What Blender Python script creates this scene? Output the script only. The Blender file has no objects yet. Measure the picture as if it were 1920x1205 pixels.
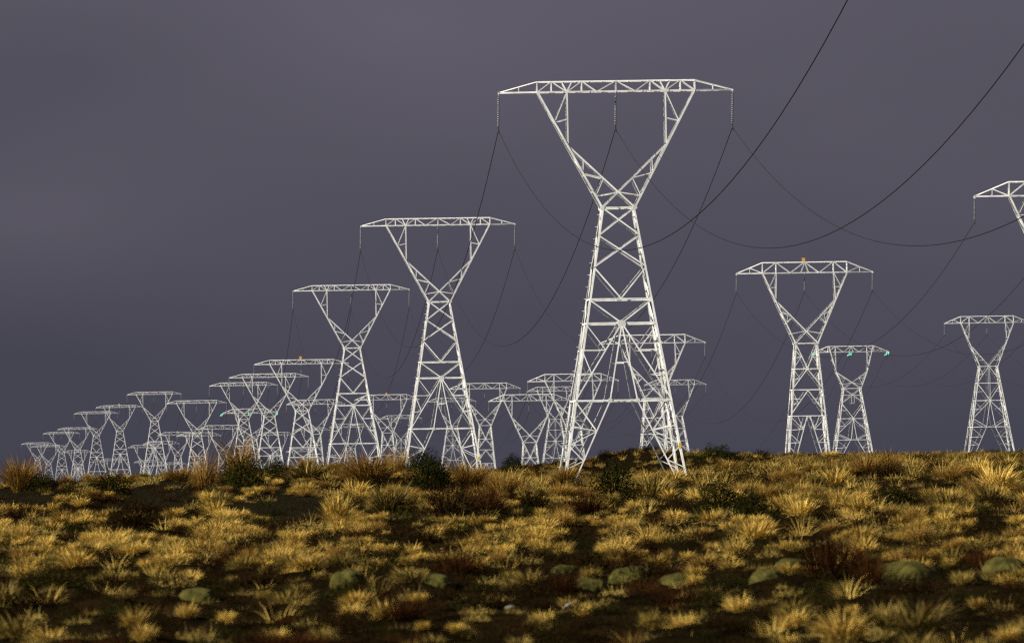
import bpy, math, random
import numpy as np
from mathutils import Vector, Matrix, Euler

random.seed(11)
RNG = np.random.default_rng(11)
scene = bpy.context.scene
COL = scene.collection

# ------------------------------------------------------------------ camera
F = 17900.0                      # focal length in photo pixels (1920 wide)
CX, CY = 960.0, 602.5
EYE = np.array([0.0, 0.0, 1.7])
PITCH = math.atan(297.5 / F)     # horizon near y = 900
ROLL = 0.0165
fwd = np.array([0.0, math.cos(PITCH), math.sin(PITCH)])
up0 = np.array([0.0, -math.sin(PITCH), math.cos(PITCH)])
rt0 = np.array([1.0, 0.0, 0.0])
rgt = rt0 * math.cos(ROLL) - up0 * math.sin(ROLL)
upv = up0 * math.cos(ROLL) + rt0 * math.sin(ROLL)

cam = bpy.data.cameras.new("camera")
cam.sensor_width = 36.0
cam.lens = F / 1920.0 * 36.0
cam.clip_start = 1.0
cam.clip_end = 60000.0
cam.dof.use_dof = True
cam.dof.focus_distance = 480.0
cam.dof.aperture_fstop = 8.5
camo = bpy.data.objects.new("camera", cam)
COL.objects.link(camo)
M = Matrix(((rgt[0], upv[0], -fwd[0], EYE[0]), (rgt[1], upv[1], -fwd[1], EYE[1]), (rgt[2], upv[2], -fwd[2], EYE[2]), (0, 0, 0, 1)))
camo.matrix_world = M
scene.camera = camo

# ------------------------------------------------------------------ light
SUN_EL, SUN_AZ = math.radians(30.0), math.radians(-110.0)   # azimuth from +Y towards +X
sdir = Vector((math.sin(SUN_AZ) * math.cos(SUN_EL), math.cos(SUN_AZ) * math.cos(SUN_EL), math.sin(SUN_EL)))
sl = bpy.data.lights.new("sun", 'SUN')
sl.energy = 5.0
sl.angle = math.radians(0.5)
sl.color = (1.0, 0.93, 0.80)
so = bpy.data.objects.new("sun", sl)
COL.objects.link(so)
so.rotation_euler = sdir.to_track_quat('Z', 'Y').to_euler()
so.location = (-50, -50, 60)

world = bpy.data.worlds.new("World")
scene.world = world
world.use_nodes = True
nt = world.node_tree
nt.nodes.clear()
L = nt.links.new
wo = nt.nodes.new('ShaderNodeOutputWorld')
bg_sky = nt.nodes.new('ShaderNodeBackground')
bg_cl = nt.nodes.new('ShaderNodeBackground')
mixs = nt.nodes.new('ShaderNodeMixShader')
sky = nt.nodes.new('ShaderNodeTexSky')
sky.sky_type = 'NISHITA'
sky.sun_disc = False
sky.sun_elevation = SUN_EL
sky.sun_rotation = SUN_AZ
bg_sky.inputs['Strength'].default_value = 0.05
L(sky.outputs[0], bg_sky.inputs['Color'])
tc = nt.nodes.new('ShaderNodeTexCoord')
sep = nt.nodes.new('ShaderNodeSeparateXYZ')
L(tc.outputs['Generated'], sep.inputs[0])
rng_front = nt.nodes.new('ShaderNodeMapRange')      # storm bank ahead; unseen overhead cover added to cut fill light, clear sky behind
rng_front.interpolation_type = 'SMOOTHSTEP'
rng_front.inputs['From Min'].default_value = -0.95
rng_front.inputs['From Max'].default_value = -0.30
L(sep.outputs['Y'], rng_front.inputs['Value'])
grad = nt.nodes.new('ShaderNodeMapRange')
grad.inputs['From Min'].default_value = -0.005
grad.inputs['From Max'].default_value = 0.075
L(sep.outputs['Z'], grad.inputs['Value'])
mp = nt.nodes.new('ShaderNodeMapping')
mp.inputs['Scale'].default_value = (16, 16, 34)
mp.inputs['Location'].default_value = (1.7, 0.4, 2.3)
mp.inputs['Rotation'].default_value = (0, 0.5, 0)
L(tc.outputs['Generated'], mp.inputs['Vector'])
ns = nt.nodes.new('ShaderNodeTexNoise')
ns.inputs['Scale'].default_value = 1.0
ns.inputs['Detail'].default_value = 3.0
ns.inputs['Roughness'].default_value = 0.45
L(mp.outputs[0], ns.inputs['Vector'])
add = nt.nodes.new('ShaderNodeMath')
add.operation = 'MULTIPLY_ADD'
add.inputs[1].default_value = 0.5
add.inputs[2].default_value = -0.24
L(ns.outputs[0], add.inputs[0])
add2 = nt.nodes.new('ShaderNodeMath')
add2.operation = 'ADD'
add2.use_clamp = True
L(add.outputs[0], add2.inputs[0])
L(grad.outputs[0], add2.inputs[1])
cr = nt.nodes.new('ShaderNodeValToRGB')
cr.color_ramp.elements[0].position = 0.0
cr.color_ramp.elements[0].color = (0.033, 0.0325, 0.047, 1)
cr.color_ramp.elements[1].position = 1.0
cr.color_ramp.elements[1].color = (0.079, 0.072, 0.095, 1)
e = cr.color_ramp.elements.new(0.5)
e.color = (0.055, 0.0515, 0.069, 1)
last = add2
def cloud(px, py, rx, ry, amt):
    global last
    m_ = nt.nodes.new('ShaderNodeMapping')
    sx, sz = F / rx, F / ry
    m_.inputs['Scale'].default_value = (sx, 0.0, sz)
    m_.inputs['Location'].default_value = (-(px - CX) / F * sx, 0.0, -(900 - py) / F * sz)
    g_ = nt.nodes.new('ShaderNodeTexGradient'); g_.gradient_type = 'QUADRATIC_SPHERE'
    L(tc.outputs['Generated'], m_.inputs['Vector']); L(m_.outputs[0], g_.inputs[0])
    a_ = nt.nodes.new('ShaderNodeMath'); a_.operation = 'MULTIPLY_ADD'
    a_.inputs[1].default_value = amt
    L(g_.outputs['Fac'], a_.inputs[0]); L(last.outputs[0], a_.inputs[2])
    last = a_
cloud(60, 400, 900, 330, .24)        # pale band low on the left of the bank
cloud(760, 60, 1100, 480, .17)
cloud(1560, 260, 1400, 600, .16)
cloud(130, 110, 1000, 340, -.20)
cloud(160, 660, 1100, 300, -.12)
L(last.outputs[0], cr.inputs['Fac'])
L(cr.outputs[0], bg_cl.inputs['Color'])
bg_cl.inputs['Strength'].default_value = 1.0
L(rng_front.outputs[0], mixs.inputs[0])
L(bg_sky.outputs[0], mixs.inputs[1])
L(bg_cl.outputs[0], mixs.inputs[2])
L(mixs.outputs[0], wo.inputs['Surface'])

scene.view_settings.view_transform = 'Standard'
scene.view_settings.look = 'None'
scene.view_settings.exposure = 0.7
scene.view_settings.gamma = 1.0
scene.cycles.use_denoising = False
scene.cycles.max_bounces = 6
scene.cycles.diffuse_bounces = 2
scene.cycles.transparent_max_bounces = 6
scene.cycles.use_adaptive_sampling = False
scene.render.film_transparent = False
scene.cycles.pixel_filter_type = 'BLACKMAN_HARRIS'
scene.cycles.filter_width = 1.3

# ------------------------------------------------------------------ helpers
def ray(px, py):
    return fwd + (px - CX) / F * rgt - (py - CY) / F * upv

def at(px, py, D):
    return EYE + D * ray(px, py)

def proj(P):
    v = np.asarray(P) - EYE
    d = v @ fwd
    return CX + F * (v @ rgt) / d, CY - F * (v @ upv) / d, d

def tag(o, label=None, cat=None, group=None, kind=None):
    if label: o["label"] = label
    if cat: o["category"] = cat
    if group: o["group"] = group
    if kind: o["kind"] = kind
    return o

def empty(name, loc, rz=0.0):
    o = bpy.data.objects.new(name, None)
    COL.objects.link(o)
    o.location = loc
    o.rotation_euler = (0, 0, rz)
    o.empty_display_size = 0.5
    return o

def copy_tree(o, parent=None):
    c = o.copy()
    COL.objects.link(c)
    c.parent = parent
    for ch in list(o.children):
        copy_tree(ch, c)
    return c

class MB:
    def __init__(s):
        s.v, s.f, s.smooth = [], [], False
    def add(s, vs, fs):
        n = len(s.v)
        s.v.extend([tuple(map(float, v)) for v in vs])
        s.f.extend([tuple(i + n for i in f) for f in fs])
    def angle(s, p, q, w, n, t=0.16):
        """steel angle iron (L section) from p to q; n = outward normal of the face it lies on"""
        p, q, n = np.asarray(p, float), np.asarray(q, float), np.asarray(n, float)
        ax = q - p
        ln = np.linalg.norm(ax)
        if ln < 1e-9: return
        ax /= ln
        n = n - ax * (n @ ax)
        nn = np.linalg.norm(n)
        if nn < 1e-6:
            n = np.cross(ax, (0.31, 0.9, 0.2)); nn = np.linalg.norm(n)
        n /= nn
        a = np.cross(ax, n)
        b = -n
        t = w * t
        prof = [(-w/2, 0), (w/2, 0), (w/2, t), (-w/2 + t, t), (-w/2 + t, w * .8), (-w/2, w * .8)]
        vs = [p + a * x + b * y for x, y in prof] + [q + a * x + b * y for x, y in prof]
        fs = [(i, (i + 1) % 6, (i + 1) % 6 + 6, i + 6) for i in range(6)]
        fs += [(5, 4, 3, 0), (3, 2, 1, 0), (6, 9, 10, 11), (6, 7, 8, 9)]
        s.add(vs, fs)
    def leg(s, p, q, w, sx, sy, t=0.14):
        """corner angle: flanges run inwards along x and y from the outer corner"""
        p, q = np.asarray(p, float), np.asarray(q, float)
        t = w * t
        prof = [(0, 0), (w, 0), (w, t), (t, t), (t, w), (0, w)]
        vs = [p + np.array((-sx * x, -sy * y, 0)) for x, y in prof] + [q + np.array((-sx * x, -sy * y, 0)) for x, y in prof]
        fs = [(i, (i + 1) % 6, (i + 1) % 6 + 6, i + 6) for i in range(6)]
        fs += [(5, 4, 3, 0), (3, 2, 1, 0), (6, 9, 10, 11), (6, 7, 8, 9)]
        s.add(vs, fs)
    def box(s, c, sx, sy, sz):
        c = np.asarray(c, float)
        vs = [c + np.array((x * sx / 2, y * sy / 2, z * sz / 2)) for x in (-1, 1) for y in (-1, 1) for z in (-1, 1)]
        s.add(vs, [(0, 1, 3, 2), (4, 6, 7, 5), (0, 4, 5, 1), (2, 3, 7, 6), (0, 2, 6, 4), (1, 5, 7, 3)])
    def tube(s, pts, r, k=6):
        pts = np.asarray(pts, float)
        n = len(pts)
        vs = []
        for i in range(n):
            tdir = pts[min(i + 1, n - 1)] - pts[max(i - 1, 0)]
            tdir /= np.linalg.norm(tdir) + 1e-12
            a = np.cross(tdir, (0, 0, 1.0))
            if np.linalg.norm(a) < 1e-3: a = np.cross(tdir, (0, 1.0, 0))
            a /= np.linalg.norm(a)
            b = np.cross(a, tdir)
            rr = r[i] if hasattr(r, '__len__') else r
            for j in range(k):
                th = 2 * math.pi * j / k
                vs.append(pts[i] + rr * (a * math.cos(th) + b * math.sin(th)))
        fs = []
        for i in range(n - 1):
            for j in range(k):
                j2 = (j + 1) % k
                fs.append((i * k + j, i * k + j2, (i + 1) * k + j2, (i + 1) * k + j))
        fs.append(tuple(range(k))[::-1]); fs.append(tuple((n - 1) * k + j for j in range(k)))
        s.add(vs, fs)
    def plate(s, c, n, r, th):
        c, n = np.asarray(c, float), np.asarray(n, float)
        n = n / np.linalg.norm(n)
        a = np.cross(n, (0, 0, 1.0)); a /= np.linalg.norm(a); b = np.cross(n, a)
        vs = []
        for o in (0, th):
            for j in range(8):
                t_ = math.pi / 8 + j * math.pi / 4
                vs.append(c + n * o + r * (a * math.cos(t_) + b * math.sin(t_)))
        fs = [tuple(range(8))[::-1], tuple(range(8, 16))] + [(j, (j + 1) % 8, (j + 1) % 8 + 8, j + 8) for j in range(8)]
        s.add(vs, fs)
    def mesh(s, name, mat, smooth=False):
        me = bpy.data.meshes.new(name)
        me.from_pydata(s.v, [], s.f)
        me.update()
        import bmesh
        bm = bmesh.new(); bm.from_mesh(me)
        bmesh.ops.recalc_face_normals(bm, faces=bm.faces)
        bm.to_mesh(me); bm.free()
        if mat: me.materials.append(mat)
        if smooth:
            me.polygons.foreach_set('use_smooth', [True] * len(me.polygons))
        return me
    def build(s, name, mat, parent=None, smooth=False):
        o = bpy.data.objects.new(name, s.mesh(name, mat, smooth))
        COL.objects.link(o)
        if parent: o.parent = parent
        return o

# ------------------------------------------------------------------ materials
def mat_new(name):
    m = bpy.data.materials.new(name)
    m.use_nodes = True
    n = m.node_tree
    return m, n, n.nodes.get('Principled BSDF'), n.links.new

def set_(node, k, v):
    if k in node.inputs: node.inputs[k].default_value = v

def mat_steel(name, c0, c1, rough=0.5, metal=0.0, scale=1.3):
    m, n, b, l = mat_new(name)
    t = n.nodes.new('ShaderNodeTexCoord')
    ns = n.nodes.new('ShaderNodeTexNoise'); ns.inputs['Scale'].default_value = scale; ns.inputs['Detail'].default_value = 6
    l(t.outputs['Object'], ns.inputs['Vector'])
    r = n.nodes.new('ShaderNodeValToRGB')
    r.color_ramp.elements[0].position = .35; r.color_ramp.elements[0].color = (*c0, 1)
    r.color_ramp.elements[1].position = .62; r.color_ramp.elements[1].color = (*c1, 1)
    l(ns.outputs[0], r.inputs[0]); l(r.outputs[0], b.inputs['Base Color'])
    set_(b, 'Roughness', rough); set_(b, 'Metallic', metal)
    return m

M_STEEL = mat_steel('pale_steel', (.64, .64, .61), (.88, .88, .86))
M_WIRE = mat_steel('weathered_conductor', (.05, .05, .06), (.09, .09, .10), .38, 1.0)
M_DARK = mat_steel('dark_fitting', (.02, .02, .022), (.04, .04, .045), .6)
M_GLASS = mat_steel('insulator_glaze', (.09, .10, .10), (.26, .27, .27), .4, 0, 9.0)
M_GREEN = mat_steel('green_insulator_glass', (.10, .50, .42), (.30, .75, .66), .12, 0, 3.0)
M_ORANGE = mat_steel('orange_board', (.75, .36, .03), (.80, .42, .06), .5)
M_YELLOW = mat_steel('yellow_tag', (.80, .52, .01), (.84, .58, .03), .5)

def mat_blade(name, cols, rough=0.6, trans=0.05):
    """straw / leaf material; hue varies per blade (tint attribute) and per plant (object random)"""
    m, n, b, l = mat_new(name)
    at_ = n.nodes.new('ShaderNodeAttribute'); at_.attribute_name = 'tint'
    oi = n.nodes.new('ShaderNodeObjectInfo')
    ma = n.nodes.new('ShaderNodeMath'); ma.operation = 'MULTIPLY_ADD'; ma.inputs[1].default_value = .55
    mb = n.nodes.new('ShaderNodeMath'); mb.operation = 'MULTIPLY'; mb.inputs[1].default_value = .45
    l(oi.outputs['Random'], mb.inputs[0])
    l(at_.outputs['Fac'], ma.inputs[0]); l(mb.outputs[0], ma.inputs[2])
    r = n.nodes.new('ShaderNodeValToRGB')
    k = len(cols)
    r.color_ramp.elements[0].position = 0; r.color_ramp.elements[0].color = (*cols[0], 1)
    r.color_ramp.elements[1].position = 1; r.color_ramp.elements[1].color = (*cols[-1], 1)
    for i in range(1, k - 1):
        el = r.color_ramp.elements.new(i / (k - 1)); el.color = (*cols[i], 1)
    l(ma.outputs[0], r.inputs[0])
    l(r.outputs[0], b.inputs['Base Color'])
    set_(b, 'Roughness', rough)
    set_(b, 'Specular IOR Level', 0.12 if rough < .7 else 0.0)
    tr = n.nodes.new('ShaderNodeBsdfTranslucent'); l(r.outputs[0], tr.inputs['Color'])
    mx = n.nodes.new('ShaderNodeMixShader'); mx.inputs[0].default_value = trans
    out = n.nodes.get('Material Output')
    l(b.outputs[0], mx.inputs[1]); l(tr.outputs[0], mx.inputs[2]); l(mx.outputs[0], out.inputs['Surface'])
    return m

M_STRAW = mat_blade('golden_straw', [(.11, .066, .014), (.35, .225, .046), (.60, .405, .085), (.80, .59, .165)])
M_RUSSET = mat_blade('russet_straw', [(.10, .048, .010), (.22, .120, .022), (.32, .19, .038), (.42, .28, .07)])
M_OLIVE = mat_blade('olive_straw', [(.05, .034, .008), (.145, .10, .022), (.27, .19, .041), (.43, .315, .08)])
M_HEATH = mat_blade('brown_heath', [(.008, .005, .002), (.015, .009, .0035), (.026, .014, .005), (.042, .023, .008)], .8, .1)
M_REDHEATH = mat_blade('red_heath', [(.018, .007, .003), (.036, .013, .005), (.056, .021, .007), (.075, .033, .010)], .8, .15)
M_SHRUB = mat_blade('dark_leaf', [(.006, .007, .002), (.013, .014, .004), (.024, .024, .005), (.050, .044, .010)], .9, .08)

def mat_moss():
    m, n, b, l = mat_new('cushion_moss')
    t = n.nodes.new('ShaderNodeTexCoord')
    ns = n.nodes.new('ShaderNodeTexNoise'); ns.inputs['Scale'].default_value = 3.5; ns.inputs['Detail'].default_value = 8
    l(t.outputs['Object'], ns.inputs['Vector'])
    r = n.nodes.new('ShaderNodeValToRGB')
    r.color_ramp.elements[0].position = .3; r.color_ramp.elements[0].color = (.028, .026, .005, 1)
    r.color_ramp.elements[1].position = .7; r.color_ramp.elements[1].color = (.13, .115, .026, 1)
    l(ns.outputs[0], r.inputs[0]); l(r.outputs[0], b.inputs['Base Color'])
    set_(b, 'Roughness', .95); set_(b, 'Specular IOR Level', .1)
    n2 = n.nodes.new('ShaderNodeTexNoise'); n2.inputs['Scale'].default_value = 40; n2.inputs['Detail'].default_value = 4
    l(t.outputs['Object'], n2.inputs['Vector'])
    bp = n.nodes.new('ShaderNodeBump'); bp.inputs['Strength'].default_value = .8; bp.inputs['Distance'].default_value = .05
    l(n2.outputs[0], bp.inputs['Height']); l(bp.outputs[0], b.inputs['Normal'])
    return m
M_MOSS = mat_moss()

def mat_ground():
    m, n, b, l = mat_new('dark_moor_soil')
    t = n.nodes.new('ShaderNodeTexCoord')
    def noise(sc, det, ro=.6):
        x = n.nodes.new('ShaderNodeTexNoise'); x.inputs['Scale'].default_value = sc; x.inputs['Detail'].default_value = det; x.inputs['Roughness'].default_value = ro
        l(t.outputs['Object'], x.inputs['Vector']); return x
    a, c, g = noise(.35, 6), noise(2.2, 6), noise(14, 5, .7)
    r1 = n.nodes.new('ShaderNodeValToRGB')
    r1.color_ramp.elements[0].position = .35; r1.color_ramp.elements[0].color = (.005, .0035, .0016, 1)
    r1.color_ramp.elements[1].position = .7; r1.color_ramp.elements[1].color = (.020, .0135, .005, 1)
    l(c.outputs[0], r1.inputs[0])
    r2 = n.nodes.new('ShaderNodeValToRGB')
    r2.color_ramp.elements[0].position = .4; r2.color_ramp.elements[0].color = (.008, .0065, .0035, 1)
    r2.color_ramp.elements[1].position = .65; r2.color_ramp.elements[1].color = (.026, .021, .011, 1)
    l(g.outputs[0], r2.inputs[0])
    ga = n.nodes.new('ShaderNodeAttribute'); ga.attribute_name = 'gravel'
    gm = n.nodes.new('ShaderNodeMath'); gm.operation = 'MULTIPLY_ADD'; gm.inputs[1].default_value = -.5; l(ga.outputs['Fac'], gm.inputs[0]); l(a.outputs[0], gm.inputs[2])
    fm = n.nodes.new('ShaderNodeMapRange'); fm.inputs['From Min'].default_value = .22; fm.inputs['From Max'].default_value = .42
    l(gm.outputs[0], fm.inputs['Value'])
    mx = n.nodes.new('ShaderNodeMix'); mx.data_type = 'RGBA'
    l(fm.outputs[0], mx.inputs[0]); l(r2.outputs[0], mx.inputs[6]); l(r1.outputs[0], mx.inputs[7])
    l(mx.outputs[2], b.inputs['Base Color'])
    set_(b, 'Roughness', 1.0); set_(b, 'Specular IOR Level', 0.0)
    bp = n.nodes.new('ShaderNodeBump'); bp.inputs['Strength'].default_value = 1.0; bp.inputs['Distance'].default_value = .12
    l(g.outputs[0], bp.inputs['Height']); l(bp.outputs[0], b.inputs['Normal'])
    return m
M_GROUND = mat_ground()

def mat_stone(name, c):
    m, n, b, l = mat_new(name)
    t = n.nodes.new('ShaderNodeTexCoord')
    ns = n.nodes.new('ShaderNodeTexNoise'); ns.inputs['Scale'].default_value = 6; ns.inputs['Detail'].default_value = 6
    l(t.outputs['Object'], ns.inputs['Vector'])
    r = n.nodes.new('ShaderNodeValToRGB')
    r.color_ramp.elements[0].color = (*[x * .6 for x in c], 1); r.color_ramp.elements[1].color = (*c, 1)
    l(ns.outputs[0], r.inputs[0]); l(r.outputs[0], b.inputs['Base Color'])
    set_(b, 'Roughness', .9)
    return m
M_STONE = mat_stone('pale_stone', (.16, .15, .12))
M_WOOD = mat_stone('bleached_wood', (.50, .47, .40))

# ------------------------------------------------------------------ pylon list (read off the photograph)
WF = {'A': 16.5 * F, 'B': 18.4 * F, 'E': 18.4 * F, 'D': 18.4 * F}
YAW = {'A': math.radians(3.0), 'B': math.radians(3.6), 'E': math.radians(3.6), 'D': math.radians(3.6)}
UNIT = {'A': 16.5 / 437, 'B': 18.4 / 257, 'E': 18.4 / 257, 'D': 18.4 / 257}
GD = {'A': 733.0, 'B': 345.0, 'E': 389.0, 'D': 352.0}     # crossarm-to-ground drop in tower units
# id, kind, centre x, crossarm y, width px, marker, label
PYL = [
 ('A0', 'A', 2165, -445, 855, 0, 'white pylon nearest the camera, out of view past the right edge'),
 ('A1', 'A', 1154.3, 171.6, 437, 0, 'tallest white lattice pylon, standing in the grass with both feet in view'),
 ('A2', 'A', 821, 422, 288, 0, 'second tallest white pylon, yellow tag low on its leg beside a dark bush'),
 ('A3', 'A', 658.5, 544, 217, 0, 'third tallest pylon of the receding white row, just in front of the orange-marked one'),
 ('A4', 'A', 565, 682, 176, 1, 'white pylon with orange marker on its crossarm, in front of a wide olive tussock'),
 ('A5', 'A', 504, 707, 148, 0, 'white pylon whose crossarm overlaps the orange-marked pylon on its left side'),
 ('A6', 'A', 456.5, 722.5, 127, 0, 'white pylon rising behind the tall russet tussock and round dark shrub'),
 ('A7', 'A', 368.5, 755.5, 112, 0, 'white pylon directly behind the russet tussock with dark stems on the ridge'),
 ('A8', 'A', 289, 739, 101, 0, 'white pylon with its fan bracing seen whole above a low dark ridge'),
 ('A9', 'A', 224, 763.5, 88, 1, 'small white pylon with an orange dot on top, behind a golden tussock'),
 ('A10', 'A', 180, 775, 82, 0, 'small white pylon overlapped at its right arm by the orange-dotted one'),
 ('A11', 'A', 145, 804.5, 74, 0, 'far white pylon, fourth in from the far left end of the row'),
 ('A12', 'A', 115, 812.5, 68, 0, 'far white pylon, third in from the far left end of the row'),
 ('A14', 'A', 90.5, 837, 64, 0, 'far white pylon, second from the far left end of the row'),
 ('A13', 'A', 70, 832, 60, 0, 'farthest white pylon at the left end, beside the russet tussock'),
 ('B0', 'B', 1997, 366, 340, 0, 'white pylon cut off by the right edge with one long arm showing'),
 ('B1', 'B', 1508.5, 511.3, 256, 1, 'white pylon with orange marker and deep V frame on the right skyline'),
 ('B2', 'B', 1222.7, 643, 199.5, 0, 'pale pylon seen through the right legs of the tallest pylon, larger of two there'),
 ('B3', 'B', 1074.5, 714, 170.5, 0, 'pale pylon crossing the left leg of the tallest pylon, highest crossarm there'),
 ('B4', 'B', 992, 751, 152, 0, 'pale pylon left of the tallest pylon with a deep open V above a shrub'),
 ('B5', 'B', 908.5, 728.5, 134, 0, 'pale pylon overlapped by the right leg of the second tallest pylon'),
 ('B6', 'B', 725.5, 749, 121, 1, 'pale pylon with orange marker between the second and third tallest pylons'),
 ('B7', 'B', 591.5, 757.5, 109, 0, 'pale pylon seen through the waist of the white pylon with the orange marker'),
 ('D0', 'D', 468.5, 774, 103, 0, 'pylon with green glass insulators hanging among the white row pylons'),
 ('B8', 'B', 417, 804, 90, 0, 'pale pylon left of the green insulators, half hidden by a russet tussock'),
 ('B9', 'E', 373, 817, 83, 0, 'pale pylon seen through the white pylon behind the dark-stemmed tussock'),
 ('B10', 'B', 333, 815.5, 75, 1, 'faint pylon with a small orange dot right of the fan-braced white pylon'),
 ('B11', 'E', 302, 832, 68, 0, 'faint pylon directly behind the fan-braced white pylon'),
 ('B12', 'E', 271, 838.5, 62, 0, 'faint pylon showing left of the fan-braced white pylon'),
 ('E1', 'E', 1850.7, 605, 160, 0, 'pale pylon near the right edge with star bracing, alone on the skyline'),
 ('D1', 'D', 1595.5, 659.5, 140, 0, 'pale pylon with two green glass insulators just right of the orange-marked one'),
 ('C2', 'E', 1266, 721, 116, 0, 'smaller pale pylon seen through the right legs of the tallest pylon'),
 ('C3', 'E', 1039.5, 733, 103.5, 0, 'pale pylon with star bracing just left of the tallest pylon\'s left leg'),
 ('C4', 'E', 847, 752.5, 91, 0, 'pale star-braced pylon framed between the legs of the second tallest pylon'),
 ('C5', 'E', 751, 784.3, 78, 0, 'faint pylon low between the second and third tallest pylons'),
 ('C6', 'E', 656.7, 800.5, 78, 0, 'faint pylon framed between the legs of the third tallest pylon'),
 ('C7', 'E', 585, 806.5, 67, 0, 'faint low pylon left of the third tallest pylon\'s legs'),
 ('C8', 'E', 518.5, 815.3, 69, 1, 'faint pylon with an orange dot low behind the white pylon row'),
 ('C9', 'E', 565, 846.3, 57, 0, 'very faint pylon whose crossarm just clears the olive tussock'),
 ('C10', 'E', 640, 856, 52, 0, 'very faint pylon just clearing the grass below the third tallest pylon'),
 ('C11', 'E', 276, 866.5, 50, 0, 'very faint low pylon behind the feet of the fan-braced pylon'),
 ('C12', 'E', 328, 870, 45, 0, 'very faint low pylon left of the dark-stemmed russet tussock'),
 ('C13', 'E', 146, 848, 56, 0, 'faint pylon low behind the far left group of white pylons'),
 ('C14', 'E', 212, 863, 47, 0, 'very faint pylon low behind the orange-dotted small pylon'),
]
TOP, FOOT = {}, {}
for (i, k, x, y, w, mk, lab) in PYL:
    D = WF[k] * math.cos(YAW[k] + (x - CX) / F) / w
    P = at(x, y, D)
    TOP[i] = P
    FOOT[i] = np.array([P[0], P[1], P[2] - GD[k] * UNIT[k]])

# ------------------------------------------------------------------ terrain
def sm(a, b, x):
    t = np.clip((x - a) / (b - a), 0, 1)
    return t * t * (3 - 2 * t)

_pn = RNG.uniform(0, 6.283, (4, 24)); _an = RNG.uniform(0, 6.283, (4, 24))
def wav(x, y, lam, k, n=14):
    """cheap smooth noise: a sum of plane waves"""
    s = np.zeros_like(x)
    for i in range(n):
        q = 2 * math.pi / (lam * (0.6 + 0.9 * ((i * 0.618) % 1)))
        s = s + np.sin((x * math.cos(_an[k, i]) + y * math.sin(_an[k, i])) * q + _pn[k, i])
    return s / math.sqrt(n)

BASE_D = [-100, 0, 60, 85, 120, 170, 260, 400, 675, 900, 1022, 1100, 1400]
BASE_Z = [0, 0, .05, .2, .36, .66, 1.1, 1.3, 1.42, 1.62, 1.9, 2.3, 2.3]
RGT_D = [-100, 0, 60, 85, 120, 170, 230, 400, 640, 900, 1150, 1400]
RGT_Z = [0, 0, .05, .2, .45, .88, 1.28, 1.75, 2.35, 3.0, 3.6, 3.6]
RID_X = [-60, -20, -12.5, -10, -7.4, -3.8, -2, -.8, .3, 1.5, 3]
RID_H = [.35, .42, .52, .68, .82, .86, .80, .52, .24, .06, 0]
CRE_X = [-120, -40, -10, -3.9, -1.9, 2.6, 9.6, 12.2, 15.4, 21, 25, 33.4, 47.5, 60, 200]
CRE_Z = [-3, 0, 1.7, 2.4, 2.9, 3.3, 3.9, 4.7, 4.85, 4.6, 4.2, 3.95, 3.8, 3.75, 3.7]
far_pts = np.array([FOOT[i] for i in FOOT if FOOT[i][1] > 1230])

def ground_z(x, y, fine=True):
    x = np.asarray(x, float); y = np.asarray(y, float)
    b = np.interp(y, BASE_D, BASE_Z)
    r = np.interp(y, RGT_D, RGT_Z)
    ang = x / np.maximum(y, 20) * F + 960
    wr = sm(1230, 1560, ang) * sm(60, 140, y)
    z = b * (1 - wr) + r * wr
    g = sm(180, 258, y) * (1 - sm(285, 430, y))
    z = z + g * np.interp(x + .8 * np.sin(y * .05), RID_X, RID_H)
    # slight side slope under the tallest pylon
    z = z + np.clip((x - 7.5) * .045, -.35, .35) * np.exp(-((y - 690) / 130) ** 2) * (1 - wr)
    c = sm(1030, 1150, y)
    cz = np.interp(x, CRE_X, CRE_Z)
    z = z * (1 - c) + np.maximum(cz, -3) * c
    # beyond the crest the ground follows the pylon feet
    m = y > 1150
    if np.any(m):
        xm, ym = x[m], y[m]
        d2 = ((xm[:, None] - far_pts[None, :, 0]) * 2.2) ** 2 + ((ym[:, None] - far_pts[None, :, 1]) * .8) ** 2 + 80
        wgt = 1 / d2 ** 2
        fz = (wgt * far_pts[None, :, 2]).sum(1) / wgt.sum(1)
        t = sm(1165, 1290, ym)
        z = z.copy()
        z[m] = z[m] * (1 - t) + fz * t
    if fine:
        near = sm(20, 80, y) * (1 - sm(1160, 1240, y))
        amp = .055 * (1 + 1.2 * sm(200, 500, y))
        z = z + near * (amp * wav(x, y, 5.5, 0) + .035 * wav(x, y, 1.5, 1) + .06 * wav(x, y, 14, 2))
        nn = sm(55, 70, y) * (1 - sm(125, 190, y))
        z = z + nn * (.040 * wav(x, y, 1.0, 3) + .016 * wav(x, y, .5, 2))
    return z

DGRID = np.concatenate([np.arange(66, 320, .5), np.arange(320, 1165, 3.0)])
def hit(px, py):
    """where the sight line through a photo pixel first meets the ground"""
    r = ray(px, py)
    P = EYE[None, :] + DGRID[:, None] * r[None, :]
    gz = ground_z(P[:, 0], P[:, 1])
    k = np.nonzero(P[:, 2] <= gz)[0]
    if len(k) == 0: return None
    i = k[0]
    p = P[i].copy(); p[2] = gz[i]
    return p, DGRID[i]

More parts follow.
